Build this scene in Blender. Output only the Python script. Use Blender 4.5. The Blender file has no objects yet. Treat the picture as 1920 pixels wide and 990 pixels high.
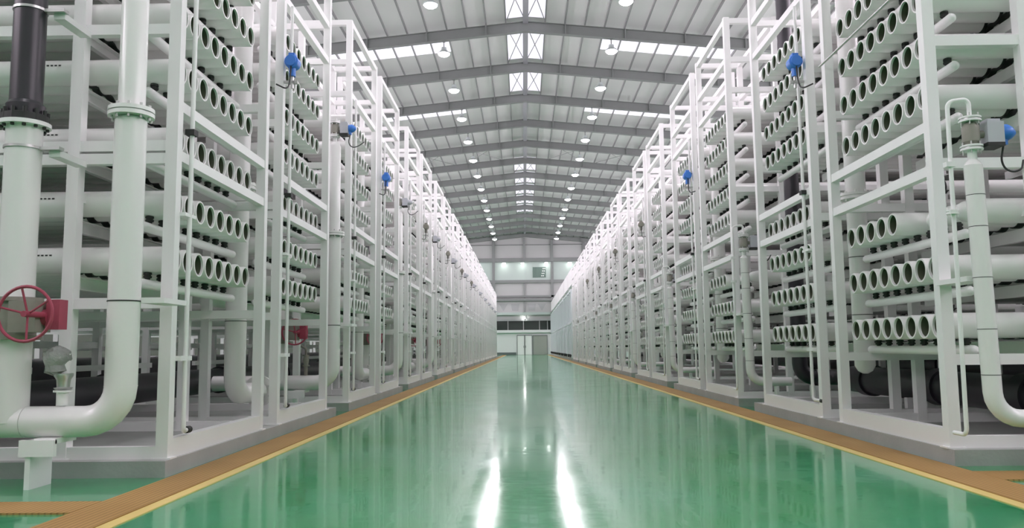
import bpy, math, random
from mathutils import Vector, Matrix
random.seed(7)
sc = bpy.context.scene
COL = sc.collection

# ------------------------------------------------------------------ camera, world, exposure
F, VPX, VPY, ROLL = 1510.0, 983.0, 651.5, math.radians(0.7)
d = Vector(((VPX-960)/F, -(VPY-495)/F, 1.0)).normalized()      # world +Y seen in camera axes (right, up, forward)
u0 = Vector((-math.sin(ROLL), math.cos(ROLL), 0.0))
u = (u0 - d*u0.dot(d)).normalized()
r = u.cross(d)
# columns: camera right / up / forward expressed in the world
cam_right = Vector((r.x, d.x, u.x)); cam_up = Vector((r.y, d.y, u.y)); cam_fwd = Vector((r.z, d.z, u.z))
cd = bpy.data.cameras.new('camera'); cam = bpy.data.objects.new('camera', cd); COL.objects.link(cam)
cd.sensor_width = 36.0; cd.lens = F/1920*36.0; cd.clip_end = 400; cd.clip_start = 0.05
m = Matrix.Identity(4)
for i in range(3):
    m[i][0] = cam_right[i]; m[i][1] = cam_up[i]; m[i][2] = -cam_fwd[i]
m[2][3] = 1.0
cam.matrix_world = m
sc.camera = cam
w = bpy.data.worlds.new('world'); sc.world = w; w.use_nodes = True
w.node_tree.nodes['Background'].inputs[0].default_value = (0.80, 0.86, 1.0, 1)
w.node_tree.nodes['Background'].inputs[1].default_value = 1.0
sc.view_settings.view_transform = 'Standard'; sc.view_settings.look = 'None'
sc.view_settings.gamma = 1.0; sc.view_settings.use_curve_mapping = False
sc.view_settings.exposure = 1.47
LAMP_W = 42.0
SKYLIGHT = 0.29
SIDEBAND = 2.95
sc.cycles.max_bounces = 10; sc.cycles.diffuse_bounces = 6; sc.cycles.glossy_bounces = 4
sc.cycles.sample_clamp_indirect = 6.0
sc.cycles.caustics_reflective = False; sc.cycles.caustics_refractive = False

# ------------------------------------------------------------------ materials
def mat(name, col, rough=0.5, metal=0.0, emit=None, var=0.0, vscale=3.0, bump=0.0, bscale=20.0, coat=0.0, spec=0.5):
    M = bpy.data.materials.new(name); M.use_nodes = True
    nt = M.node_tree; b = nt.nodes['Principled BSDF']
    b.inputs['Base Color'].default_value = (*col, 1); b.inputs['Roughness'].default_value = rough
    b.inputs['Metallic'].default_value = metal; b.inputs['Coat Weight'].default_value = coat
    b.inputs['Specular IOR Level'].default_value = spec
    if emit:
        b.inputs['Emission Color'].default_value = (*emit[:3], 1); b.inputs['Emission Strength'].default_value = emit[3]
    tc = nt.nodes.new('ShaderNodeTexCoord')
    if var > 0:
        n = nt.nodes.new('ShaderNodeTexNoise'); n.inputs['Scale'].default_value = vscale; n.inputs['Detail'].default_value = 4
        nt.links.new(tc.outputs['Object'], n.inputs['Vector'])
        mx = nt.nodes.new('ShaderNodeMix'); mx.data_type = 'RGBA'
        mx.inputs[6].default_value = (*[c*(1-var) for c in col], 1); mx.inputs[7].default_value = (*[min(1, c*(1+var)) for c in col], 1)
        nt.links.new(n.outputs['Fac'], mx.inputs[0]); nt.links.new(mx.outputs[2], b.inputs['Base Color'])
    if bump > 0:
        n2 = nt.nodes.new('ShaderNodeTexNoise'); n2.inputs['Scale'].default_value = bscale
        nt.links.new(tc.outputs['Object'], n2.inputs['Vector'])
        bp = nt.nodes.new('ShaderNodeBump'); bp.inputs['Strength'].default_value = bump; bp.inputs['Distance'].default_value = 0.01
        nt.links.new(n2.outputs['Fac'], bp.inputs['Height']); nt.links.new(bp.outputs['Normal'], b.inputs['Normal'])
    return M
WHITE = mat('white_paint', (0.86, 0.855, 0.85), 0.38, var=0.03, vscale=2.0)
VESSEL = mat('vessel_gloss_white', (0.82, 0.815, 0.80), 0.25, var=0.02)
INSIDE = mat('vessel_inner', (0.10, 0.115, 0.075), 0.5)
BLACK = mat('black_rubber', (0.022, 0.024, 0.022), 0.6)
DARKPIPE = mat('dark_plastic_pipe', (0.028, 0.026, 0.032), 0.35, var=0.25, vscale=4)
STEEL = mat('stainless', (0.55, 0.56, 0.54), 0.35, 0.8)
GREYBOX = mat('actuator_grey', (0.50, 0.51, 0.55), 0.45)
BLUE = mat('transmitter_blue', (0.05, 0.21, 0.68), 0.4)
RED = mat('handwheel_red', (0.36, 0.055, 0.095), 0.5, var=0.2, vscale=12)
CASTING = mat('valve_casting', (0.28, 0.27, 0.23), 0.6, var=0.2, vscale=10)
CONC = mat('plinth_concrete', (0.40, 0.41, 0.395), 0.8, var=0.18, vscale=2.5, bump=0.3)
ROOF = mat('roof_sheet', (0.74, 0.74, 0.735), 0.6, var=0.04, vscale=0.4)
RAFTER = mat('rafter_grey', (0.20, 0.215, 0.207), 0.55, var=0.06)
PURLIN = mat('purlin_grey', (0.25, 0.26, 0.255), 0.55)
RIDGE = mat('ridge_grey', (0.36, 0.36, 0.39), 0.5)
SKYL = mat('skylight_sheet', (0.85, 0.85, 0.95), 0.5, emit=(0.96, 0.90, 1.0, SKYLIGHT))
WALLG = mat('wall_grey', (0.36, 0.37, 0.37), 0.7, var=0.08, vscale=0.3)
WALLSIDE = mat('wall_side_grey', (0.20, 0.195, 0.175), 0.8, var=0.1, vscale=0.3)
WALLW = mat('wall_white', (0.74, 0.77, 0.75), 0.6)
BANDG = mat('band_green_white', (0.42, 0.50, 0.46), 0.3)
SHUTTER = mat('shutter_beige', (0.33, 0.36, 0.31), 0.6)
DOORW = mat('door_white', (0.82, 0.85, 0.81), 0.45)
PALEBLUE = mat('pale_blue_paint', (0.62, 0.67, 0.68), 0.4)
YELLOW = mat('yellow_paint', (0.76, 0.58, 0.20), 0.4, var=0.08, vscale=6)
LENS2 = mat('small_lens', (1, 1, 1), 0.4, emit=(1.0, 1.0, 0.98, 9.0))
LENS = mat('lamp_lens', (1, 1, 1), 0.4, emit=(0.95, 1.0, 0.99, 22.0))
HOUSING = mat('lamp_housing', (0.55, 0.6, 0.6), 0.4, 0.3)
DARK = mat('dark_opening', (0.05, 0.06, 0.05), 0.4)
GLASSD = mat('dark_glass', (0.03, 0.04, 0.035), 0.1)
PLASTIC = mat('clear_plastic_wrap', (0.62, 0.64, 0.62), 0.15, bump=1.0, bscale=30)
PLASTIC.node_tree.nodes['Principled BSDF'].inputs['Transmission Weight'].default_value = 0.55

def floor_mat():
    M = bpy.data.materials.new('green_epoxy'); M.use_nodes = True; nt = M.node_tree; b = nt.nodes['Principled BSDF']
    tc = nt.nodes.new('ShaderNodeTexCoord')
    n = nt.nodes.new('ShaderNodeTexNoise'); n.inputs['Scale'].default_value = 0.5; n.inputs['Detail'].default_value = 5; n.inputs['Roughness'].default_value = 0.6
    nt.links.new(tc.outputs['Object'], n.inputs['Vector'])
    cr = nt.nodes.new('ShaderNodeValToRGB')
    cr.color_ramp.elements[0].position = 0.32; cr.color_ramp.elements[0].color = (0.012, 0.265, 0.058, 1)
    cr.color_ramp.elements[1].position = 0.70; cr.color_ramp.elements[1].color = (0.055, 0.35, 0.175, 1)
    nt.links.new(n.outputs['Fac'], cr.inputs[0]); nt.links.new(cr.outputs[0], b.inputs['Base Color'])
    n2 = nt.nodes.new('ShaderNodeTexNoise'); n2.inputs['Scale'].default_value = 1.3; n2.inputs['Detail'].default_value = 3
    nt.links.new(tc.outputs['Object'], n2.inputs['Vector'])
    mr = nt.nodes.new('ShaderNodeMapRange'); mr.inputs[3].default_value = 0.05; mr.inputs[4].default_value = 0.19
    nt.links.new(n2.outputs['Fac'], mr.inputs[0]); nt.links.new(mr.outputs[0], b.inputs['Roughness'])
    n3 = nt.nodes.new('ShaderNodeTexNoise'); n3.inputs['Scale'].default_value = 3.0; n3.inputs['Detail'].default_value = 2
    nt.links.new(tc.outputs['Object'], n3.inputs['Vector'])
    bp = nt.nodes.new('ShaderNodeBump'); bp.inputs['Strength'].default_value = 0.12; bp.inputs['Distance'].default_value = 0.01
    nt.links.new(n3.outputs['Fac'], bp.inputs['Height']); nt.links.new(bp.outputs['Normal'], b.inputs['Normal'])
    b.inputs['IOR'].default_value = 1.75; b.inputs['Coat Weight'].default_value = 0.2; b.inputs['Coat Roughness'].default_value = 0.02
    nt.links.new(bp.outputs['Normal'], b.inputs['Coat Normal'])
    return M
FLOOR = floor_mat()
def grate_mat(axis, name):
    M = bpy.data.materials.new(name); M.use_nodes = True; nt = M.node_tree; b = nt.nodes['Principled BSDF']
    tc = nt.nodes.new('ShaderNodeTexCoord')
    wv = nt.nodes.new('ShaderNodeTexWave'); wv.bands_direction = axis; wv.inputs['Scale'].default_value = 8.0
    nt.links.new(tc.outputs['Object'], wv.inputs['Vector'])
    n = nt.nodes.new('ShaderNodeTexNoise'); n.inputs['Scale'].default_value = 1.5; nt.links.new(tc.outputs['Object'], n.inputs['Vector'])
    a = nt.nodes.new('ShaderNodeMix'); a.data_type = 'RGBA'; a.inputs[6].default_value = (0.36, 0.20, 0.055, 1); a.inputs[7].default_value = (0.50, 0.31, 0.11, 1)
    nt.links.new(n.outputs['Fac'], a.inputs[0])
    c = nt.nodes.new('ShaderNodeMix'); c.data_type = 'RGBA'; c.inputs[6].default_value = (0.16, 0.08, 0.02, 1)
    nt.links.new(a.outputs[2], c.inputs[7])
    mr = nt.nodes.new('ShaderNodeMapRange'); mr.inputs[1].default_value = 0.0; mr.inputs[2].default_value = 0.45; mr.inputs[3].default_value = 0.35
    nt.links.new(wv.outputs['Fac'], mr.inputs[0]); nt.links.new(mr.outputs[0], c.inputs[0])
    nt.links.new(c.outputs[2], b.inputs['Base Color']); b.inputs['Roughness'].default_value = 0.6
    return M
GRATE = grate_mat('X', 'grating_orange')

# ------------------------------------------------------------------ mesh helpers
class MB:
    def __init__(s): s.v = []; s.f = []; s.m = []; s.sm = []
    def quad_faces(s, base, faces, mi=0, smooth=False):
        for fc in faces: s.f.append([base+i for i in fc]); s.m.append(mi); s.sm.append(smooth)
    def box(s, x0, x1, y0, y1, z0, z1, mi=0):
        x0, x1 = min(x0, x1), max(x0, x1)
        b = len(s.v)
        s.v += [(x0,y0,z0),(x1,y0,z0),(x1,y1,z0),(x0,y1,z0),(x0,y0,z1),(x1,y0,z1),(x1,y1,z1),(x0,y1,z1)]
        s.quad_faces(b, [(0,3,2,1),(4,5,6,7),(0,1,5,4),(1,2,6,5),(2,3,7,6),(3,0,4,7)], mi); return s
    def rings(s, pts, radii, axes, seg, mi=0, cap=True, smooth=True):
        b0 = len(s.v)
        for p, rr, (ax, ay) in zip(pts, radii, axes):
            for k in range(seg):
                a = 2*math.pi*k/seg
                q = p + ax*(rr*math.cos(a)) + ay*(rr*math.sin(a)); s.v.append(tuple(q))
        for i in range(len(pts)-1):
            for k in range(seg):
                k2 = (k+1) % seg
                s.f.append([b0+i*seg+k, b0+i*seg+k2, b0+(i+1)*seg+k2, b0+(i+1)*seg+k]); s.m.append(mi); s.sm.append(smooth)
        if cap:
            s.f.append([b0+k for k in range(seg)][::-1]); s.m.append(mi); s.sm.append(False)
            n = len(pts)-1
            s.f.append([b0+n*seg+k for k in range(seg)]); s.m.append(mi); s.sm.append(False)
        return s
    def lathe(s, p0, axis, prof, seg=20, mi=0, cap=True):
        # prof: list of (distance along the axis, radius)
        p0 = Vector(p0); ax = Vector(axis).normalized()
        t = Vector((0,0,1)) if abs(ax.z) < 0.9 else Vector((1,0,0))
        a = ax.cross(t).normalized(); b = ax.cross(a)
        return s.rings([p0+ax*h for h, _ in prof], [rr for _, rr in prof], [(a, b)]*len(prof), seg, mi, cap)
    def cyl(s, p0, p1, rr, seg=16, mi=0, cap=True):
        p0 = Vector(p0); p1 = Vector(p1); L = (p1-p0).length
        return s.lathe(p0, p1-p0, [(0, rr), (L, rr)], seg, mi, cap)
    def path(s, pts, rr, bend=0.0, seg=16, mi=0, n=6):
        P = [Vector(p) for p in pts]; out = [P[0]]
        for i in range(1, len(P)-1):
            a = (P[i-1]-P[i]); c = (P[i+1]-P[i]); bb = min(bend, a.length*0.49, c.length*0.49)
            a = P[i]+a.normalized()*bb; c = P[i]+c.normalized()*bb
            if bb <= 1e-5: out.append(P[i]); continue
            for k in range(n+1):
                t = k/n
                # a quarter bend close to a circle
                h = 0.5523
                q0, q1, q2, q3 = a, a+(P[i]-a)*h, c+(P[i]-c)*h, c
                out.append(q0*(1-t)**3+q1*3*t*(1-t)**2+q2*3*t*t*(1-t)+q3*t**3)
        out.append(P[-1])
        axes = []; T0 = (out[1]-out[0]).normalized()
        t = Vector((0,0,1)) if abs(T0.z) < 0.9 else Vector((1,0,0))
        A = T0.cross(t).normalized()
        for i in range(len(out)):
            T = (out[min(i+1, len(out)-1)]-out[max(i-1, 0)]).normalized()
            A = (A - T*A.dot(T)).normalized(); axes.append((A, T.cross(A)))
        return s.rings(out, [rr]*len(out), axes, seg, mi)
    def flange(s, c, axis, rr, th=0.03, gap=0.012, bolts=8, mi=0, mb=0, rb=None):
        ax = Vector(axis).normalized(); c = Vector(c)
        s.lathe(c-ax*(th+gap/2), ax, [(0, rr), (th, rr)], 28, mi)
        s.lathe(c+ax*(gap/2), ax, [(0, rr), (th, rr)], 28, mi)
        s.lathe(c-ax*gap, ax, [(0, rr*0.93), (2*gap, rr*0.93)], 20, mb)
        t = Vector((0,0,1)) if abs(ax.z) < 0.9 else Vector((1,0,0)); a = ax.cross(t).normalized(); b = ax.cross(a)
        for k in range(bolts):
            an = 2*math.pi*(k+.5)/bolts; q = c+(a*math.cos(an)+b*math.sin(an))*(rr*0.84)
            br = rb or rr*0.07
            s.cyl(q-ax*(th+gap+.02), q+ax*(th+gap+.02), br, 6, mb)
        return s
    def mesh(s, name, mats):
        me = bpy.data.meshes.new(name); me.from_pydata(s.v, [], s.f)
        for M in (mats if isinstance(mats, (list, tuple)) else [mats]): me.materials.append(M)
        me.polygons.foreach_set('material_index', s.m); me.polygons.foreach_set('use_smooth', s.sm)
        me.update(); me.set_sharp_from_angle(angle=math.radians(38)); return me

def obj(name, me, parent=None, loc=(0,0,0), rot=None):
    o = bpy.data.objects.new(name, me); COL.objects.link(o); o.location = loc
    if rot: o.rotation_euler = rot
    if parent: o.parent = parent
    return o
def tag(o, label, cat, group=None, kind=None):
    o['label'] = label; o['category'] = cat
    if group: o['group'] = group
    if kind: o['kind'] = kind
    return o
def struct(name, mb, M, loc=(0,0,0)):
    o = obj(name, mb.mesh(name, M), None, loc); o['kind'] = 'structure'; return o
def thing(name, label, cat, loc=(0,0,0), group=None):
    return tag(obj(name, None, None, loc), label, cat, group)
ORD = 'first second third fourth fifth sixth seventh eighth ninth tenth eleventh twelfth thirteenth fourteenth fifteenth sixteenth seventeenth eighteenth nineteenth twentieth'.split()
ORD += ['twenty-'+x for x in ORD[:9]]

# ------------------------------------------------------------------ hall shell
Y0, YW, XC, XS = -14.0, 110.0, 0.25, 19.0
RZ, SL = 16.75, 0.10
def roofz(x): return RZ - SL*abs(x-XC)
struct('floor', MB().box(XC-XS, XC+XS, Y0, YW+3, -0.2, 0.0), FLOOR)
BAY = 5.53; BEAMS = [37.2+BAY*j for j in range(-9, 14)]          # rafter positions
PS = 0.95; NP = int(XS/PS)
# roof sheet, cell by cell, skylights left open
holes = {}
for j in range(len(BEAMS)-1):
    y = BEAMS[j]
    if y < 48 or 64 < y < 92: holes[(j, 0)] = (0.7, BAY-0.1)
    if abs(y-37.2) < .1 or abs(y-48.26) < .1 or abs(y-26.14) < .1 or abs(y-15.08) < .1:
        for k in range(4, 11): holes[(j, k)] = (1.0, 3.3)
rm = MB()
def roofcell(mb, sgn, k, y0, y1, th=0.0, dz=0.0):
    xa, xb = XC+sgn*k*PS, XC+sgn*(k+1)*PS; b = len(mb.v)
    mb.v += [(xa, y0, roofz(xa)+dz), (xb, y0, roofz(xb)+dz), (xb, y1, roofz(xb)+dz), (xa, y1, roofz(xa)+dz)]
    mb.f.append([b, b+1, b+2, b+3] if sgn < 0 else [b+3, b+2, b+1, b]); mb.m.append(0); mb.sm.append(False)
edges = [Y0]+BEAMS[:]+[YW+.3]
nwin = 0
for sgn in (-1, 1):
    for k in range(NP):
        roofcell(rm, sgn, k, Y0, BEAMS[0]); roofcell(rm, sgn, k, BEAMS[-1], YW+.3)
        for j in range(len(BEAMS)-1):
            a, b = BEAMS[j], BEAMS[j+1]; h = holes.get((j, k))
            if not h: roofcell(rm, sgn, k, a, b); continue
            roofcell(rm, sgn, k, a, a+h[0]); roofcell(rm, sgn, k, a+h[1], b)
            wm = MB()
            xa, xb = XC+sgn*k*PS, XC+sgn*(k+1)*PS; x0, x1 = min(xa, xb), max(xa, xb)
            wm.box(x0, x1, a+h[0], a+h[1], 0, 0.02)
            wm.v = [(x, y, z+roofz(x)) for x, y, z in wm.v]
            nwin += 1; struct('window_or_fill_%d' % nwin, wm, SKYL)
ce = struct('ceiling', rm, ROOF)
# purlins under the sheet, one lengthwise member each
for sgn in (-1, 1):
    for k in range(1, NP+1):
        x = XC+sgn*k*PS; z = roofz(x)
        struct('roof_purlin', MB().box(x-0.03, x+0.03, Y0, YW, z-0.13, z-0.005), PURLIN)
struct('ridge_beam', MB().box(XC-0.13, XC+0.13, Y0, YW, RZ-0.32, RZ-0.02), RIDGE)
# rafters: welded I sections rising to the ridge
for bi, y in enumerate(BEAMS):
    g = MB()
    for sgn in (-1, 1):
        def seg(x0, x1, zo0, zo1, hy):
            b = len(g.v); xs = (x0, x1)
            for yy in (y-hy, y+hy):
                for x in xs:
                    g.v.append((x, yy, roofz(x)-zo0)); g.v.append((x, yy, roofz(x)-zo1))
            # 0:x0 top 1:x0 bot 2:x1 top 3:x1 bot | 4..7 back
            g.quad_faces(b, [(0,1,3,2),(4,6,7,5),(0,2,6,4),(1,5,7,3),(0,4,5,1),(2,3,7,6)])
        xe = XC+sgn*(XS-.2)
        seg(XC, xe, 0.22, 0.245, 0.11); seg(XC, xe, 0.245, 0.70, 0.012); seg(XC, xe, 0.70, 0.73, 0.13)
        for k in range(2, NP, 3):
            x = XC+sgn*k*PS; z = roofz(x)
            g.box(x-0.03, x+0.03, y-0.12, y+0.12, z-0.70, z-0.245)
    struct('roof_rafter', g, RAFTER)
# bracing rods in the ridge bays and one braced bay
for j in range(len(BEAMS)-1):
    a, b = BEAMS[j]+.15, BEAMS[j+1]-.15
    cells = []
    if (j, 0) in holes: cells += [(1, 0, 1), (-1, 0, 1)]
    if abs(BEAMS[j]-59.3) < .3: cells += [(1, 2, 5), (-1, 2, 5), (1, 6, 9), (-1, 6, 9)]
    for sgn, k0, k1 in cells:
        g = MB(); xa, xb = XC+sgn*k0*PS, XC+sgn*k1*PS
        za, zb = roofz(xa)-.23, roofz(xb)-.23
        g.cyl((xa, a, za), (xb, b, zb), 0.022, 6); g.cyl((xa, b, za-.03), (xb, a, zb-.03), 0.022, 6)
        struct('roof_brace', g, PURLIN)
# side walls and the wall behind the camera
zt = roofz(XC+XS)
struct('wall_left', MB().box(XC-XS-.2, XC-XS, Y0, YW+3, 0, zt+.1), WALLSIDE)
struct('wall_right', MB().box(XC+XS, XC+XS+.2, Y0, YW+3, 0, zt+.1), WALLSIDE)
struct('wall_near', MB().box(XC-XS, XC+XS, Y0-.2, Y0, 0, RZ), WALLW)

FILL_BAND = mat('fill_light_band', (0.8, 0.8, 0.85), 0.5, emit=(1.0, 0.865, 0.985, SIDEBAND))  # added glow for even fill light on roof and racks
j = 0
y = Y0+3
while y+10 < YW:
    for sgn in (-1, 1):
        x = XC+sgn*(XS-.03); nwin += 1
        struct('window_or_fill_%d' % nwin, MB().box(x-.02, x+.02, y, y+9.4, 9.6, 13.6), FILL_BAND)  # added fill bands, unseen behind the racks
    y += 10
# ------------------------------------------------------------------ far wall, in bands
def U(px): return (px-983)*0.0728
def Z(py): return 1+(651.5-py)*0.0728
YF = YW
def band(name, z0, z1, M, y=0.0, x0=XC-XS, x1=XC+XS, th=0.2): return struct(name, MB().box(x0, x1, YF+y, YF+y+th, z0, z1), M)
WP = mat('wall_far_panel', (0.44, 0.45, 0.44), 0.7, var=0.06, vscale=0.25)
band('wall_far', Z(486), RZ+.1, WP)
band('wall_far_lower_cladding', Z(600), Z(529), WP)
band('wall_far_base', 0, Z(620), WALLW)
band('wall_far_band', Z(527), Z(489), BANDG)
band('wall_far_opening', Z(620), Z(600), GLASSD, 0.25)
tr = 0
for z0, z1, M, yy in ((Z(459.5), Z(458), RAFTER, -.12), (Z(491), Z(484), RAFTER, -.35), (Z(531), Z(525.5), RAFTER, -.35), (Z(558), Z(554.5), RAFTER, -.3),
                      (Z(565), Z(560), RAFTER, -.45), (Z(591), Z(586), BANDG, -.4), (Z(602), Z(598), WALLG, -.2), (Z(624), Z(619), WALLW, -.35)):
    tr += 1; band('trim_%d' % tr, z0, z1, M, yy, th=abs(yy)-.005)
for px in (868, 927, 1037, 1097):
    tr += 1; struct('trim_%d' % tr, MB().box(U(px)-.18, U(px)+.18, YF-.3, YF-.13, Z(625), Z(440)), RAFTER)
for px in (985,):
    tr += 1; struct('trim_%d' % tr, MB().box(U(px)-.1, U(px)+.1, YF-.2, YF-.02, Z(601), Z(531)).box(U(px)-.15, U(px)+.15, YF-.2, YF-.02, Z(484), Z(445)), PURLIN)
for px in (953, 982, 1012, 1027):
    tr += 1; struct('trim_%d' % tr, MB().box(U(px)-.05, U(px)+.05, YF-.02, YF+.2, Z(619), Z(601)), WALLG)
tr += 1; struct('trim_%d' % tr, MB().box(U(932), U(968), YF-.05, YF-.01, 0.02, 0.35), mat('skirting_dark', (0.12, 0.15, 0.14), 0.5))
# painted light grey shapes on the lower cladding
for i, px in enumerate((945, 967, 998, 1017)):
    g = MB(); b = len(g.v)
    x0, x1 = U(px-8), U(px+8); t = (0.55 if i in (0, 3) else 0.15)
    g.v += [(x0+t, YF-.03, Z(583)), (x1-t, YF-.03, Z(583)), (x1, YF-.03, Z(570)), (x0, YF-.03, Z(570)),
            (x0+t, YF-.006, Z(583)), (x1-t, YF-.006, Z(583)), (x1, YF-.006, Z(570)), (x0, YF-.006, Z(570))]
    g.quad_faces(b, [(0,1,2,3),(7,6,5,4),(0,4,5,1),(1,5,6,2),(2,6,7,3),(3,7,4,0)])
    o = obj('cover_sheet', g.mesh('cover_sheet', WALLG)); tag(o, '%s pale hanging sheet from the handwheel side on the far wall' % ORD[i], 'sheet', 'pale sheets on the far wall')
# doors
def door(n, x0, x1, z1, M, frame=True):
    e = obj('door_%d' % n, None, None, ((x0+x1)/2, YF, 0)); e['kind'] = 'structure'; cx = (x0+x1)/2
    obj('door_panel', MB().box(x0-cx+.03, x1-cx-.03, -.10, -.04, 0.02, z1-.04).mesh('door_panel', M), e)
    fr = MB()
    for a, b2 in ((x0-cx-.05, x0-cx+.03), (x1-cx-.03, x1-cx+.05)): fr.box(a, b2, -.14, -.005, 0, z1+.05)
    fr.box(x0-cx+.03, x1-cx-.03, -.14, -.005, z1-.04, z1+.05); obj('door_frame', fr.mesh('door_frame', RAFTER), e)
    return e
def handle(e, x): obj('door_handle', MB().box(x-.02, x+.02, -.16, -.10, .95, 1.25).mesh('door_handle', BLACK), e)
e = door(1, U(970), U(983.5), Z(629), DOORW); handle(e, .38)
e = door(2, U(984.5), U(997.5), Z(629), DOORW); handle(e, -.38)
e = door(3, U(999.5), U(1026), Z(629.5), SHUTTER)
sl = MB()
for i in range(13): sl.box(-.85, .85, -.115, -.10, .1+i*.19, .12+i*.19)
obj('door_slats', sl.mesh('door_slats', SHUTTER), e)
# dark board with small white marks in the window band, wall lamps above it
bd = MB().box(-.9, .9, -.06, 0, -.72, .72)
bo = tag(obj('notice_board', bd.mesh('notice_board', mat('board_green_grey', (0.11, 0.17, 0.14), 0.4)), None, (U(1013), YF-.01, Z(511))), 'dark green board in the pale band of the far wall', 'board')
mk = MB()
for i in range(4):
    for q in range(2): mk.box(.35+.12*i*(.6)+q*.22-.1, .50+.12*i*.6+q*.22-.1, -.075, -.06, -.55+.33*i, -.43+.33*i)
obj('white_marks', mk.mesh('white_marks', DOORW), bo)
for i, px in enumerate((894, 946.5, 981.5, 1026, 1070)):
    t = thing('wall_lamp', 'small bright lamp, %s from the handwheel side, above the far wall band' % ORD[i], 'lamp', (U(px), YF-.55, Z(494)), 'lamps on the far wall')
    obj('bracket', MB().box(-.04, .04, -.0, .2, .14, .22).mesh('bracket', RAFTER), t)
    obj('housing', MB().lathe((0,0,.02), (0,0,1), [(0,.26),(.1,.2),(.16,.08)], 16).mesh('housing', HOUSING), t)
    obj('lens', MB().lathe((0,0,-.06), (0,0,1), [(0,.12),(.04,.22),(.08,.25)], 16).mesh('lens', LENS2), t)
t = thing('floodlight', 'single small floodlight on the middle post above the far doors', 'lamp', (U(983.5), YF-.5, Z(597)))
obj('bracket', MB().box(-.04, .04, .1, .46, -.04, .04).mesh('bracket', RAFTER), t)
obj('lens', MB().box(-.13, .13, -.02, .1, -.14, .14).mesh('lens', LENS2), t)

# ------------------------------------------------------------------ high bay lamps
LY = [31.7+BAY*k for k in range(-6, 14)]
hm = MB().lathe((0,0,0), (0,0,1), [(0,.30),(.05,.30),(.18,.14),(.32,.12),(.34,.05)], 20).mesh('lamp_housing', HOUSING)
lm = MB().lathe((0,0,-.05), (0,0,1), [(-.08,.06),(-.05,.16),(0,.24),(.05,.28)], 20).mesh('lamp_lens', LENS)
sm_ = MB().cyl((0,0,.34), (0,0,.62), .025, 8).box(-.06,.06,-.05,.05,.58,.66).mesh('lamp_stem', RAFTER)
for side, X in (('over the handwheel side', -3.67), ('over the side facing the handwheel', 4.33)):
    for k, y in enumerate(LY):
        z = 15.0
        t = thing('high_bay_lamp', '%s high bay lamp from the far wall %s' % (ORD[len(LY)-1-k], side), 'lamp', (X, y, z), 'high bay lamps')
        obj('lamp_housing', hm, t); obj('lamp_lens', lm, t); obj('lamp_stem', sm_, t)
        top = roofz(X)-.73-z
        if top > .66: obj('hanger_rod', MB().cyl((0,0,.60), (0,0,top+.03), .03, 8).mesh('hanger_rod', RAFTER), t)
        ld = bpy.data.lights.new('lamp_light', 'AREA'); ld.shape = 'DISK'; ld.size = .5; ld.energy = LAMP_W; ld.color = (1.0, 0.865, 0.985)
        lo = bpy.data.objects.new('lamp_light', ld); COL.objects.link(lo); lo.parent = t; lo.location = (0, 0, -.15)

# ------------------------------------------------------------------ racks
XL, XR = -2.90, 3.52
S_L, S_R = -1, 1
def off(s): return XL if s < 0 else XR
PLZ = 0.13
cache = {}
def cm(key, f):
    if key not in cache: cache[key] = f()
    return cache[key]
VR = 0.112
def vessel_mesh(s, hi):
    sg = 28 if hi else 16; g = MB(); L = 6.3
    A = Vector((s, 0, 0))
    prof = [(0.30, 0.080), (0.0, 0.084)]
    g.lathe((0,0,0), A, [(0.45, .002), (0.45, .090), (0.02, .092)], sg, 1, False)
    g.lathe((0,0,0), A, [(0.02, .092), (0.0, .094), (0.0, .108), (0.012, VR), (L, VR), (L, .087)], sg, 0, False)
    g.lathe((0,0,0), A, [(L, .087), (L-.05, .085), (L-.05, .002)], sg, 0, False)
    for uu in (0.84, 3.6, 5.8):
        g.lathe((0,0,0), A, [(uu, VR), (uu, VR+.006), (uu+.028, VR+.006), (uu+.028, VR)], sg, 2, False)
    if hi:                                                       # printed marking line
        for i in range(8): 
            a = s*(1.02+i*.035); g.box(a, a+s*.018, -VR-.0005, -VR+.01, 0.028, 0.040, 2)
    return g.mesh('vessel', [VESSEL, INSIDE, BLACK])
def closed_vessel():
    return MB().lathe((0,0,0), (1,0,0), [(0,.02),(.02,.06),(.07,.09),(.22,VR),(6.0,VR)], 28, 0).mesh('closed_vessel', VESSEL)
def header_mesh(s, W, n, withc):
    g = MB(); r0 = .043
    g.lathe((0, .12, 0), (0,1,0), [(0,.006),(.012,.03),(.035,r0),(W-.26,r0),(W-.235,.03),(W-.22,.006)], 16, 0)
    if withc:
        for k in range(8): g.cyl((0, .27+.25*k, r0-.01), (0, .27+.25*k, .105), .030, 8, 1)
    return g.mesh('header_pipe', [WHITE, BLACK])
def coupling_mesh():
    g = MB().lathe((0,0,.03), (0,0,1), [(0,.022),(.012,.022),(.012,.034),(.03,.036),(.03,.028),(.042,.028),(.042,.036),(.06,.034),(.06,.024),(.075,.024)], 12, 0)
    return g.mesh('coupling', BLACK)
def saddle_mesh(W):
    g = MB().box(-.004, .004, .10, W-.10, -.11, 0).box(-.004, .05, .10, W-.10, -.008, 0).box(-.004, .05, .10, W-.10, -.11, -.102)
    return g.mesh('saddle_beam', WHITE)
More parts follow.
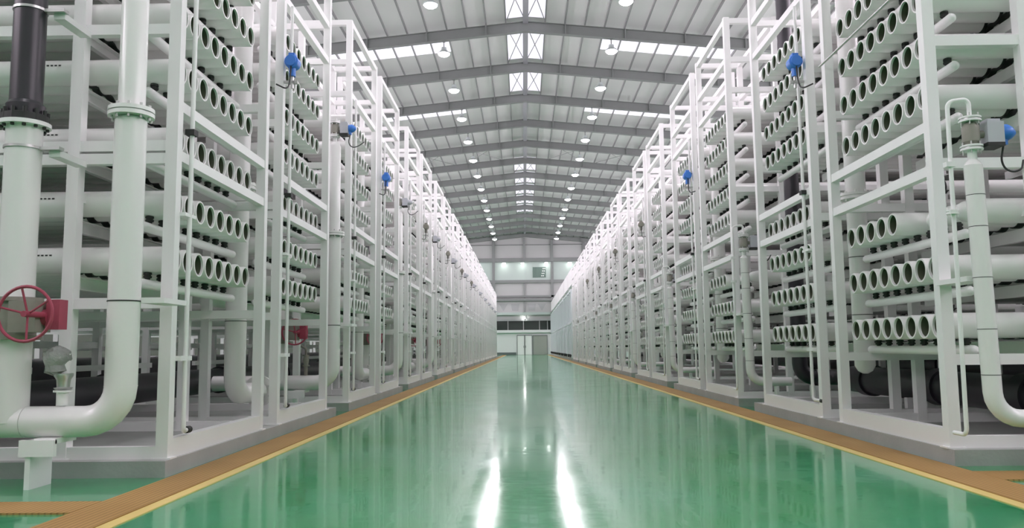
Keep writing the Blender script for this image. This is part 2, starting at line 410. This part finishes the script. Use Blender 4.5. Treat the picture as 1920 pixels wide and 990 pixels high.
def strip_mesh(W):
    g = MB(); n = 64; b = 0
    for i in range(n+1):
        y = .14+(W-.28)*i/n; ph = ((y-.27)/.25) % 1.0; dd = min(ph, 1-ph)*.25
        z = VR+.002 - math.sqrt(max(0, VR**2-dd**2)) if dd < .085 else .035
        z = min(z, .04)
        for x in (-.01, .055):
            g.v.append((x, y, z-.014)); g.v.append((x, y, z+.002))
    for i in range(n):
        a = i*4
        g.quad_faces(a, [(0,4,5,1),(2,3,7,6),(1,5,7,3),(0,2,6,4)])
    g.quad_faces(0, [(0,1,3,2)]); g.quad_faces(4*n, [(0,2,3,1)])
    return g.mesh('rubber_strip', BLACK)
def post_mesh(h): return MB().box(-.05, .05, -.05, .05, PLZ, h).box(-.08, .08, -.06, .06, PLZ, PLZ+.012).mesh('post', WHITE)
def ybeam_mesh(L, h=.09, t=.08): return MB().box(-t/2, t/2, 0, L, -h/2, h/2).mesh('beam', WHITE)
def xbeam_mesh(L, s, h=.09, t=.08): return MB().box(0, s*L, -t/2, t/2, -h/2, h/2).mesh('cross_beam', WHITE)
def base_mesh(L, s=1): return MB().box(-s*.048, s*.045, 0, L, PLZ, PLZ+.012).box(-s*.048, -s*.038, 0, L, PLZ+.012, PLZ+.145).box(-s*.048, s*.045, 0, L, PLZ+.145, PLZ+.155).mesh('base_channel', WHITE)

ROWS = {(-1, 0): (1.79, 2.28, 2.84, 3.46, 3.97, 4.48, 4.95), (-1, 1): (1.79, 2.28, 2.84, 3.46, 3.97, 4.48, 4.95),
        (1, 0): (1.15, 1.66, 2.16, 3.20, 3.67, 4.11, 4.57, 5.02), (1, 1): (1.15, 1.66, 2.16, 2.66, 3.67, 4.11, 4.55, 5.02)}
FZ = {-1: (2.66, 3.09, 5.36, 5.92, 6.62), 1: (2.49, 2.88, 5.37, 5.91, 6.60)}
CZ = {-1: (1.40, 2.62, 2.73, 3.75, 5.36, 5.92, 6.62), 1: (0.86, 2.54, 3.63, 5.37, 5.91, 6.60)}
LEN = 6.6
side_name = {-1: 'on the handwheel side', 1: 'on the side facing the handwheel'}

def rack(s, typ, y0, W, idx):
    lod = 0 if idx < 4 else (1 if idx < 10 else 2)
    xo = off(s)
    R = thing('membrane_rack', '%s white rack of tubular vessels from the camera end %s' % (ORD[idx], side_name[s]), 'rack', (xo, y0, 0),
              'membrane racks ' + side_name[s])
    hi = lod == 0
    vm = cm(('v', s, hi), lambda: vessel_mesh(s, hi))
    for z in ROWS[(s, typ)]:
        skip_last = (s == -1 and abs(z-2.84) < .01)
        for k in range(8):
            if s > 0 and typ == 0 and k < 3 and abs(z-2.16) < .01:
                obj('vessel', cm('vclosed', closed_vessel), R, (.32, .27+.25*k, z)); continue
            obj('vessel', vm, R, (s*.10, .27+.25*k, z))
        if lod == 0:
            h = obj('header_pipe', cm(('h', s, W, 0), lambda: header_mesh(s, W, 8, False)), R, (s*.34, 0, z-.215))
            for k in range(8):
                obj('coupling', cm('cp', coupling_mesh), h, (0, .27+.25*k, .012))
        else:
            obj('header_pipe', cm(('h', s, W, 1), lambda: header_mesh(s, W, 8, True)), R, (s*.34, 0, z-.215))
        for uu in ((.98, 3.7, 5.9) if lod < 2 else (.98,)):
            sb = obj('saddle_beam', cm(('sb', W), lambda: saddle_mesh(W)), R, (s*uu, 0, z-VR-.03))
            if lod < 2: obj('rubber_strip', cm(('rs', W), lambda: strip_mesh(W)), sb, (0, 0, .028))
    H = 6.66
    us = (.05, .88, 3.4, LEN) if lod < 2 else (.05, .88, 3.4)
    for j, uu in enumerate(us):
        for yy in (.05, W-.05):
            obj('post', cm(('p', j < 2), lambda: post_mesh(H if j < 2 else 5.95)), R, (s*uu, yy, 0))
    for z in FZ[s]:
        obj('beam', cm(('yb', W), lambda: ybeam_mesh(W-.2, .09)), R, (s*.05, .10, z))
    for z in (FZ[s][0]-.35, FZ[s][2], FZ[s][3], FZ[s][4]):
        obj('beam', cm(('yb', W), lambda: ybeam_mesh(W-.2, .09)), R, (s*.88, .10, z))
    for z in (1.1, 5.36):
        obj('beam', cm(('yb', W), lambda: ybeam_mesh(W-.2, .09)), R, (s*3.4, .10, z))
    obj('base_channel', cm(('bc', W, s), lambda: base_mesh(W-.20, s)), R, (s*.05, .10, 0), (0, 0, 0) if s > 0 else None)
    for yy in (.05, W-.05):
        for j, z in enumerate(CZ[s]):
            a, b = .10, .83
            obj('cross_beam', cm(('xb', s, 0), lambda: xbeam_mesh(.73, s)), R, (s*.10, yy, z))
            if lod < 2 or j % 2: obj('cross_beam', cm(('xb', s, 1), lambda: xbeam_mesh(2.42, s)), R, (s*.93, yy, z)) if z < 5.95 else None
        for z in (1.40, 2.62, 5.36) if lod < 2 else ():
            obj('cross_beam', cm(('xb', s, 2), lambda: xbeam_mesh(LEN-3.5, s)), R, (s*3.45, yy, z))
        obj('cross_beam', cm(('xbb', s), lambda: MB().box(0, s*(LEN-.1), -.04, .04, PLZ, PLZ+.10).mesh('cross_beam', WHITE)), R, (s*.10, yy, 0))
    if s > 0 and idx == 0: obj('conduit', MB().cyl((-.06,.1,4.2),(-.06,W-.1,4.2),.014,10).mesh('conduit', STEEL), R)
    # low rails across the back, seen under the bottom row
    for uu, z in ((2.6, .80), (4.8, 1.06)):
        obj('rail', cm(('rl', W), lambda: ybeam_mesh(W-.1, .07, .05)), R, (s*uu, .05, z))
    # riser at the far end of the rack
    yr = W+.20 if typ == 0 else W+.12
    def riser():
        g = MB(); x = s*.40
        if s < 0:
            g.lathe((x, 0, 2.92), (0,0,1), [(0,.118),(2.25,.118),(2.32,.09),(2.36,.02)], 24)
            g.path([(x, 0, 2.90), (x, 0, .50), (x, .80, .50)], .118, .22, 24)
            g.flange((x, 0, 2.90), (0,0,1), .19, mb=0)
            g.flange((x, .86, .50), (0,1,0), .19, .022, mb=1, rb=.016)
            g.lathe((x,.89,.50),(0,1,0),[(0,.15),(.02,.15)],20,0)
            g.lathe((x, 0, 1.33), (0,0,1), [(0,.122),(.008,.122)], 24, 2, False)
        else:
            g.lathe((x, 0, .66), (0,0,1), [(0,.03),(.03,.08),(.09,.114),(4.62,.114),(4.70,.09),(4.74,.02)], 24)
            g.flange((x, 0, 2.72), (0,0,1), .18, mb=0)
            for q in (1.33, 2.0): g.lathe((x, 0, q), (0,0,1), [(0,.118),(.008,.118)], 24, 2, False)
        return g.mesh('riser_pipe', [VESSEL, STEEL, BLACK])
    if typ == 0: obj('riser_pipe', cm(('ri', s), riser), R, (0, yr, 0))
    if lod < 2 or typ == 0:
        def clampm():
            z = 1.33
            return MB().box(s*.0, s*.30, -.03, .03, z-.05, z+.05).mesh('pipe_clamp', WHITE)
    # thin sampling tube on the aisle face
    yt = .17 if s < 0 else (.10 if typ == 0 else .22)
    def tube():
        g = MB(); x = s*.0
        g.path([(s*-.035, 0, 5.3), (s*-.035, 0, .33), (s*-.0, .14, .33)] if s < 0 else [(-.035, 0, 5.3), (-.035, 0, .33), (-.0, -.18, .33)], .020, .05, 10)
        return g.mesh('sample_tube', WHITE)
    st = obj('sample_tube', cm(('st', s), tube), R, (0 if s < 0 else .02, yt+.04, 0)) if not (s > 0 and typ == 0) else None
    if st and lod < 2:
        def tip():
            e = (0, .14, .33) if s < 0 else (0, -.18, .33)
            dd = (.0, .07, 0) if s < 0 else (0, -.07, 0)
            return MB().cyl(e, (e[0], e[1]+dd[1], e[2]), .03, 10).mesh('valve_tip', BLACK)
        obj('valve_tip', cm(('tip', s), tip), st)
        obj('clip', cm(('clip', s), lambda: MB().box(-.04-s*.03, .04-s*.03, -.045, .045, 2.86, 2.91).mesh('clip', BLACK)), st)
        obj('bracket', cm(('brk', s), lambda: MB().box(-s*.05, s*.05, -.12, .10, .92, .96).box(-s*.05, s*.05, -.12, .10, 2.14, 2.17).mesh('bracket', WHITE)), st)
    return R

LSTART, LPER, LW, LOFF, NL = 6.60, 6.75, 2.40, 2.90, 12
RSTART, RPER, RW, ROFF, NR = 6.85, 6.65, 2.35, 2.85, 8
for s, st, per, W, of, N in ((-1, LSTART, LPER, LW, LOFF, NL), (1, RSTART, RPER, RW, ROFF, NR)):
    xf = -2.87 if s < 0 else 3.50
    for p in range(N):
        y0 = st+per*p
        g = MB().box(xf, xf+s*7.1, y0-.10, y0+of+W+.45, 0, PLZ)
        o = obj('concrete_plinth', g.mesh('concrete_plinth', CONC)); tag(o, '%s grey concrete plinth from the camera end %s' % (ORD[p], side_name[s]), 'plinth', 'concrete plinths '+side_name[s])
        rack(s, 0, y0, W, 2*p); rack(s, 1, y0+of, W, 2*p+1)

# ------------------------------------------------------------------ feed pipes in front of each plinth
def feed_left(p):
    y = LSTART+LPER*p-.48; X = -3.06
    T = thing('feed_pipe', '%s fat white elbow pipe from the camera end %s' % (ORD[p], side_name[-1]), 'pipe', (X, y, 0), 'fat white feed pipes')
    lo = MB().path([(0, 0, 2.80), (0, 0, .48), (-.70 if p < 5 else -1.6, 0, .48)], .117, .26, 28)
    lo.lathe((0, 0, .74), (0,0,1), [(0,.119),(.006,.119)], 28, 0, False).lathe((0,0,1.38),(0,0,1),[(0,.121),(.010,.121)],28,2,False)
    lo.lathe((0,0,2.72),(0,0,1),[(0,.117),(.08,.10),(.10,.10)],28,0,False)
    obj('lower_pipe', lo.mesh('lower_pipe', [VESSEL, STEEL, BLACK]), T)
    up = MB().lathe((0,0,2.90), (0,0,1), [(0,.100),(1.40,.100),(1.46,.07),(1.48,.04)], 28)
    obj('upper_pipe', up.mesh('upper_pipe', VESSEL), T)
    obj('flange', MB().flange((0, 0, 2.86), (0,0,1), .17, .03, .01, 10, 0, 1).mesh('flange', [VESSEL, STEEL]), T)
    obj('pipe_support', MB().box(-.62, -.58, -.14, .14, .0, .36).box(-.66, -.40, -.16, -.12, .24, .36).box(-.56, -.40, -.14, .14, .33, .37).mesh('pipe_support', WHITE), T)
    obj('clamp_arm', MB().box(.12, .30, .02, .43, 1.37, 1.41).mesh('clamp_arm', WHITE), T)
    if 0 < p < 5:
        obj('branch_valve', MB().cyl((-.42,0,.58),(-.42,0,.74),.03,12).lathe((-.42,0,.74),(0,0,1),[(0,.06),(.02,.06),(.02,.035),(.10,.05),(.16,.035),(.16,.055),(.18,.055)],14).path([(-.42,0,.92),(-.42,0,1.02),(-.50,0,1.06)],.02,.03,8).mesh('branch_valve', CASTING), T)
    v = valve_asm(T, (0, 0, 4.38), 1, BLUE if p < 2 else GREYBOX)
    return T
def valve_asm(T, c, dirx, PLUG=BLUE):
    x, y, z = c
    g = MB().cyl((x,y,z), (x,y,z+.12), .035, 12)
    obj('neck', g.mesh('neck', WHITE), T)
    for q in (.10, .33):
        obj('flange', MB().flange((x,y,z+q), (0,0,1), .082, .014, .012, 6, 0, 1).mesh('flange', [WHITE, STEEL]), T)
    obj('valve_body', MB().lathe((x,y,z+.13), (0,0,1), [(0,.045),(.02,.065),(.14,.065),(.17,.045)], 16).cyl((x,y,z+.21),(x+dirx*.10,y,z+.21),.03,10).mesh('valve_body', CASTING), T)
    a = obj('actuator', MB().box(x+dirx*.095, x+dirx*.225, y-.07, y+.07, z+.13, z+.30).box(x+dirx*.11, x+dirx*.21, y-.05, y+.05, z+.30, z+.325).mesh('actuator', GREYBOX), T)
    obj('cover_plate', MB().box(x+dirx*.085, x+dirx*.22, y-.08, y+.08, z+.10, z+.13).mesh('cover_plate', BLACK), a)
    obj('plug', MB().lathe((x+dirx*.225, y, z+.22), (dirx,0,0), [(0,.06),(.05,.07),(.09,.05),(.12,.02)], 14).box(x+dirx*.235, x+dirx*.27, y-.03, y+.03, z+.12, z+.2).mesh('plug', PLUG), a)
    cb = MB().path([(x+dirx*.25, y, z+.12), (x+dirx*.22, y, z-.02), (x+dirx*.28, y, z-.10), (x+dirx*.38, y, z-.08), (x+dirx*.46, y+.1, z+.02)], .008, .06, 8)
    obj('cable', cb.mesh('cable', BLACK), a)
    return a
def feed_right(p):
    y = RSTART+RPER*p-.55; X = 3.56
    T = thing('drain_pipe', '%s slim valved white pipe from the camera end %s' % (ORD[p], side_name[1]), 'pipe', (X, y, 0), 'slim white pipes with valves')
    lo = MB().lathe((0,0,2.39),(0,0,1),[(0,.068),(.03,.05),(.05,.03)],20)
    lo.path([(0, 0, 2.39), (.03, 0, .42), (.66 if p == 1 else 1.1, 0, .42)], .068, .20, 24)
    for q in (2.15, 1.9, 1.5, 1.1, .75): lo.lathe((0.03*(2.46-q)/2.04,0,q),(0,0,1),[(0,.0695),(.005,.0695)],24,2,False)
    obj('lower_pipe', lo.mesh('lower_pipe', [VESSEL, STEEL, BLACK]), T)
    valve_asm(T, (0, 0, 2.43), 1, BLUE if p < 1 else GREYBOX)
    obj('pipe_support', MB().box(.41, .45, -.06, .06, .014 if p == 0 else 0, .352).mesh('pipe_support', WHITE), T)
    th = MB().path([(0,0,2.79), (0,0,2.93), (-.17,0,2.91), (-.19,0,.30), (-.19,.18,.30)], .017, .05, 10)
    th.flange((-.185,0,2.02), (0,0,1), .045, .012, .01, 4, 0, 0); th.box(-.22,-.15,-.03,.03,2.38,2.42)
    obj('bypass_tube', th.mesh('bypass_tube', WHITE), T)
    obj('clamp_arm', MB().box(-.08, .12, .05, .54, 1.48, 1.52).mesh('clamp_arm', WHITE), T)
    obj('lateral_pipe', MB().lathe((-.1+.03,.35,1.15),(1,0,0),[(0,.01),(.02,.035),(.05,.045),(1.2,.045)],14).mesh('lateral_pipe', WHITE), T) if False else None
for p in range(NL): feed_left(p)
for p in range(NR): feed_right(p)

# lone dark riser with the handwheel valve, at the camera end
T = thing('dark_riser', 'first dark plastic pipe with a red handwheel valve, at the camera end', 'pipe', (-3.90, 6.12, 0))
obj('plastic_pipe', MB().lathe((0,0,2.86), (0,0,1), [(0,.135),(.07,.14),(.10,.118)], 28).path([(0,0,2.95),(0,0,5.62),(-2.4,0,5.62)],.118,.24,28).mesh('plastic_pipe', DARKPIPE), T)
obj('flange', MB().lathe((0,0,2.76), (0,0,1), [(0,.185),(.032,.185)], 28).mesh('flange', WHITE), T)
fb = MB().lathe((0,0,2.80), (0,0,1), [(0,.165),(.05,.165),(.06,.14)], 28)
for k in range(12): fb.cyl((.155*math.cos(k*.5236),.155*math.sin(k*.5236),2.74),(.155*math.cos(k*.5236),.155*math.sin(k*.5236),2.89),.014,8)
obj('backing_flange', fb.mesh('backing_flange', BLACK), T)
obj('steel_pipe', MB().cyl((0,0,1.42),(0,0,2.76),.13,28).cyl((0,0,.48),(0,0,1.10),.13,28).cyl((.135,0,.48),(-1.05,0,.48),.117,28).mesh('steel_pipe', VESSEL), T)
for zc, rc in ((2.58, .132), (3.70, .119)):
    obj('clamp', MB().lathe((0,0,zc),(0,0,1),[(0,rc),(0,rc+.008),(.02,rc+.008),(.02,rc)],24,0,False).box(rc-.002,rc+.16,-.02,.05,zc-.005,zc+.02).mesh('clamp', STEEL), T)
    obj('clamp_arm', MB().box(rc+.05,rc+.14,.03,.42,zc-.05,zc).mesh('clamp_arm', WHITE), T)
vb = obj('butterfly_valve', MB().lathe((0,0,1.10),(0,0,1),[(0,.19),(.03,.19),(.03,.15),(.29,.15),(.29,.19),(.32,.19)],24).cyl((0,0,1.26),(.30,-.12,1.26),.06,14).box(.14,.34,-.30,-.10,1.15,1.38).mesh('butterfly_valve', CASTING), T)
obj('gearbox', MB().box(.37,.47,-.22,-.11,1.17,1.39).cyl((.3,-.18,1.26),(.38,-.18,1.26),.06,14).mesh('gearbox', RED), vb)
hw = MB(); cx_, cz_ = .36, 1.275; n = 36; c0 = Vector((cx_, -.45, cz_)); pts = []
b0 = len(hw.v); R1, R2, sg = .195, .012, 8
for i in range(n):
    a = 2*math.pi*i/n; ce_ = c0+Vector((math.cos(a)*R1, 0, math.sin(a)*R1)); rd = Vector((math.cos(a),0,math.sin(a)))
    for k in range(sg):
        q = 2*math.pi*k/sg; hw.v.append(tuple(ce_+rd*(R2*math.cos(q))+Vector((0,1,0))*(R2*math.sin(q))))
for i in range(n):
    for k in range(sg):
        hw.f.append([b0+i*sg+k, b0+i*sg+(k+1)%sg, b0+((i+1)%n)*sg+(k+1)%sg, b0+((i+1)%n)*sg+k]); hw.m.append(0); hw.sm.append(True)
for a in (-85, 30, 165, 100): hw.cyl(c0+Vector((0,.03,0)), c0+Vector((R1*math.cos(math.radians(a)),0,R1*math.sin(math.radians(a)))), .008, 8)
hw.cyl(c0+Vector((0,-.02,0)), c0+Vector((0,.24,0)), .022, 12)
obj('handwheel', hw.mesh('handwheel', RED), vb)
def copy_tree(o, parent=None):
    c = o.copy(); COL.objects.link(c); c.parent = parent
    for ch in list(o.children): copy_tree(ch, c)
    return c
T['group'] = 'dark risers with handwheels'
for p in range(1, 5):
    c = copy_tree(T); c.location = (-3.90, LSTART+LPER*p-.48, 0)
    c['label'] = '%s dark plastic pipe with a red handwheel valve from the camera end' % ORD[p]
# small capped branch wrapped in plastic, standing on the feed pipe
T = thing('branch_valve', 'small steel branch valve wrapped in clear plastic on the fat elbow pipe', 'valve', (-3.50, 6.12, .605)); T.scale = (.9, .9, .74)
obj('stub', MB().cyl((0,0,0),(0,0,.16),.045,16).lathe((0,0,.13),(0,0,1),[(0,.075),(.02,.075)],18).mesh('stub', WHITE), T)
obj('valve_body', MB().lathe((0,0,.155),(0,0,1),[(0,.06),(.02,.075),(.025,.05),(.10,.055),(.14,.075),(.165,.075)],18).mesh('valve_body', STEEL), T)
obj('upper_stub', MB().cyl((.01,0,.32),(.01,0,.52),.042,14).mesh('upper_stub', WHITE), T)
pw = MB().lathe((-.05,-.02,.30),(-.02,0,1),[(0,.02),(.04,.09),(.10,.075),(.16,.105),(.24,.10),(.28,.06),(.30,.01)],14)
pw.v = [(x+random.uniform(-.012,.012), y+random.uniform(-.012,.012), z+random.uniform(-.01,.01)) for x, y, z in pw.v]
obj('plastic_wrap', pw.mesh('plastic_wrap', PLASTIC), T)

# ------------------------------------------------------------------ dark mains under the racks
def main_pipe(name, label, X, z, rr, ya, yb, sleeves, mats=DARKPIPE):
    g = MB().cyl((0,ya,0),(0,yb,0),rr,28)
    T = tag(obj(name, g.mesh(name, mats), None, (X, 0, z)), label, 'pipe')
    for q in sleeves: obj('sleeve', MB().lathe((0,q,0),(0,1,0),[(0,rr),(0,rr+.03),(.22,rr+.03),(.22,rr)],28,0,False).mesh('sleeve', mats), T)
    i = ya+1
    while i < yb:
        obj('pipe_stand', MB().box(-.2,.2,i,i+.08,-z+(PLZ if i > 6 else 0)+.001,-rr*.8).mesh('pipe_stand', WHITE), T); i += 6.7
    return T
main_pipe('main_pipe', 'long dark plastic main lying low beneath the racks on the handwheel side', -5.3, .50, .20, 2.5, 86, [7.4, 10.2, 14, 17.5, 21, 24.5])
main_pipe('main_pipe', 'second dark main, thicker, lying deeper beneath the racks on the handwheel side', -8.2, .62, .28, 2.5, 86, [8, 12, 16])
main_pipe('main_pipe', 'thick dark plastic main lying beneath the racks facing the handwheel side', 4.95, .48, .19, 2.5, 12.3, [5.9, 7.9, 9.6, 11.6])
main_pipe('main_pipe', 'deeper dark plastic main beneath the racks facing the handwheel side', 8.3, .56, .25, 2.5, 59, [9, 16, 23])
T = thing('dark_riser', 'tall dark plastic pipe rising between racks on the side facing the handwheel', 'pipe', (4.36, 12.92, 0))
obj('plastic_pipe', MB().path([(0,0,7.6),(0,0,.48),(.59,0,.48),(.59,-.61,.48)], .118, .22, 28).mesh('plastic_pipe', DARKPIPE), T)
obj('band', MB().lathe((.24,0,.48),(1,0,0),[(0,.12),(0,.128),(.06,.128),(.06,.12)],24,0,False).lathe((.24,0,.48),(1,0,0),[(0,.12),(0,.128),(.02,.128),(.02,.12)],24,0,False).mesh('band', STEEL), T)
obj('pipe_saddle', MB().box(.18,.42,-.12,.12,0,.355).mesh('pipe_saddle', WHITE), T)

# ------------------------------------------------------------------ blue transmitters on every second rack, shade put into the far ones' colour
def transmitter(s, X, Y, zc, label, BLUE=BLUE):
    T = thing('pressure_transmitter', label, 'transmitter', (X, Y, zc), 'pressure transmitters'); T.scale = (1.35, 1.35, 1.35)
    h = obj('housing', MB().lathe((0,-.06,0),(0,1,0),[(0,.04),(.012,.062),(.11,.062),(.125,.045)],18).cyl((0,0,-.05),(0,0,-.13),.03,12).box(-.028,.028,-.04,.04,.04,.08).mesh('housing', BLUE), T)
    obj('cap', MB().cyl((0,-.075,0),(0,-.058,0),.048,16).mesh('cap', BLUE), h)
    obj('stem', MB().cyl((0,0,-.13),(0,0,-.24),.014,10).box(-.05,.05,-.012,.012,-.2,-.17).box(-s*.02, s*.074,-.015,.015,-.19,-.17).mesh('stem', STEEL), T)
    obj('cable', MB().path([(0,-.05,-.05),(-.0,-.08,-.22),(0,-.16,-.30),(s*.05,-.30,-.30)], .007, .08, 8).mesh('cable', BLACK), T)
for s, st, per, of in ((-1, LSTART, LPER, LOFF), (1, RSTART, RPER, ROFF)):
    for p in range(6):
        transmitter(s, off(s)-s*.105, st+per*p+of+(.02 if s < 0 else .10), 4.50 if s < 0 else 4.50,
                    '%s pressure transmitter, %s from the camera end %s' % ('blue' if p < 2 else 'shade-greyed blue', ORD[p], side_name[s]), BLUE if p < 2 else CASTING)

# ------------------------------------------------------------------ pale racks beyond, on the side facing the handwheel
for q in range(8):
    y0 = 61.2+q*6.0
    T = thing('filter_rack', '%s pale blue filter rack with a white casing on top, past the white racks' % ORD[q], 'rack', (3.55, y0, 0), 'pale blue filter racks')
    obj('base', MB().box(0, 5, 0, 5.4, 0, .16).mesh('base', CONC), T)
    if q == 0:
        fm = {}
        fm['post'] = MB().box(-.08,.08,-.08,.08,.16,5.35).mesh('post', PALEBLUE)
        fm['module'] = MB().lathe((0,0,.55),(0,0,1),[(0,.08),(.05,.16),(1.95,.16),(2.0,.08)],16).mesh('module', PALEBLUE)
        fm['beam'] = MB().box(-.07,.07,0,5.4,-.07,.07).mesh('beam', PALEBLUE)
        fm['header'] = MB().cyl((0,.05,0),(0,5.35,0),.11,16).mesh('header_pipe', WHITE)
        fm['valve'] = MB().cyl((0,0,.2),(0,0,.42),.09,10).lathe((-.05,0,.34),(-1,0,0),[(0,.12),(.05,.12)],14).mesh('valve', BLACK)
        fm['casing'] = MB().box(.12, 4.6, .05, 5.6, 5.75, 7.0).mesh('casing', WHITE)
        fm['leg'] = MB().box(-.15,.15,-.15,.15,5.3,5.75).mesh('casing_leg', WHITE)
    for yy in (.1, 2.7, 5.3):
        for xx in (.1, 2.4): obj('post', fm['post'], T, (xx, yy, 0))
    for z in (.25, 2.85, 5.3): obj('beam', fm['beam'], T, (.1, 0, z))
    for z in (2.6, 5.05): obj('header_pipe', fm['header'], T, (.40, 0, z))
    for k in range(5):
        for z in (0, 2.42): obj('module', fm['module'], T, (.42, .55+k*1.07, z))
    for k in range(3): obj('valve', fm['valve'], T, (.05, .9+k*1.8, 0))
    obj('casing', fm['casing'], T)
    for yy in (.3, 5.1): obj('casing_leg', fm['leg'], T, (.4, yy, 0))

# ------------------------------------------------------------------ gratings and yellow stripes
def grate(x0, x1, y0, y1, label, rot=False):
    g = MB().box(x0, x1, y0, y1, -.01, .012)
    tag(obj('drain_grating', g.mesh('drain_grating', GRATE if not rot else GRATE)), label, 'grating')
grate(-2.82, -2.46, Y0+1, 108, 'long orange brown channel grating along the plinths on the handwheel side')
grate(3.09, 3.46, Y0+1, 108, 'long orange brown channel grating along the plinths facing the handwheel side')
grate(-12, -2.825, 5.08, 5.46, 'short orange grating crossing in front of the racks on the handwheel side')
grate(3.465, 13, 6.02, 6.42, 'short orange grating crossing in front of the racks facing the handwheel side')
tr += 1; struct('trim_%d' % tr, MB().box(-2.455, -2.365, Y0+1, 108, -.01, .006), YELLOW)
tr += 1; struct('trim_%d' % tr, MB().box(2.995, 3.085, Y0+1, 108, -.01, .006), YELLOW)
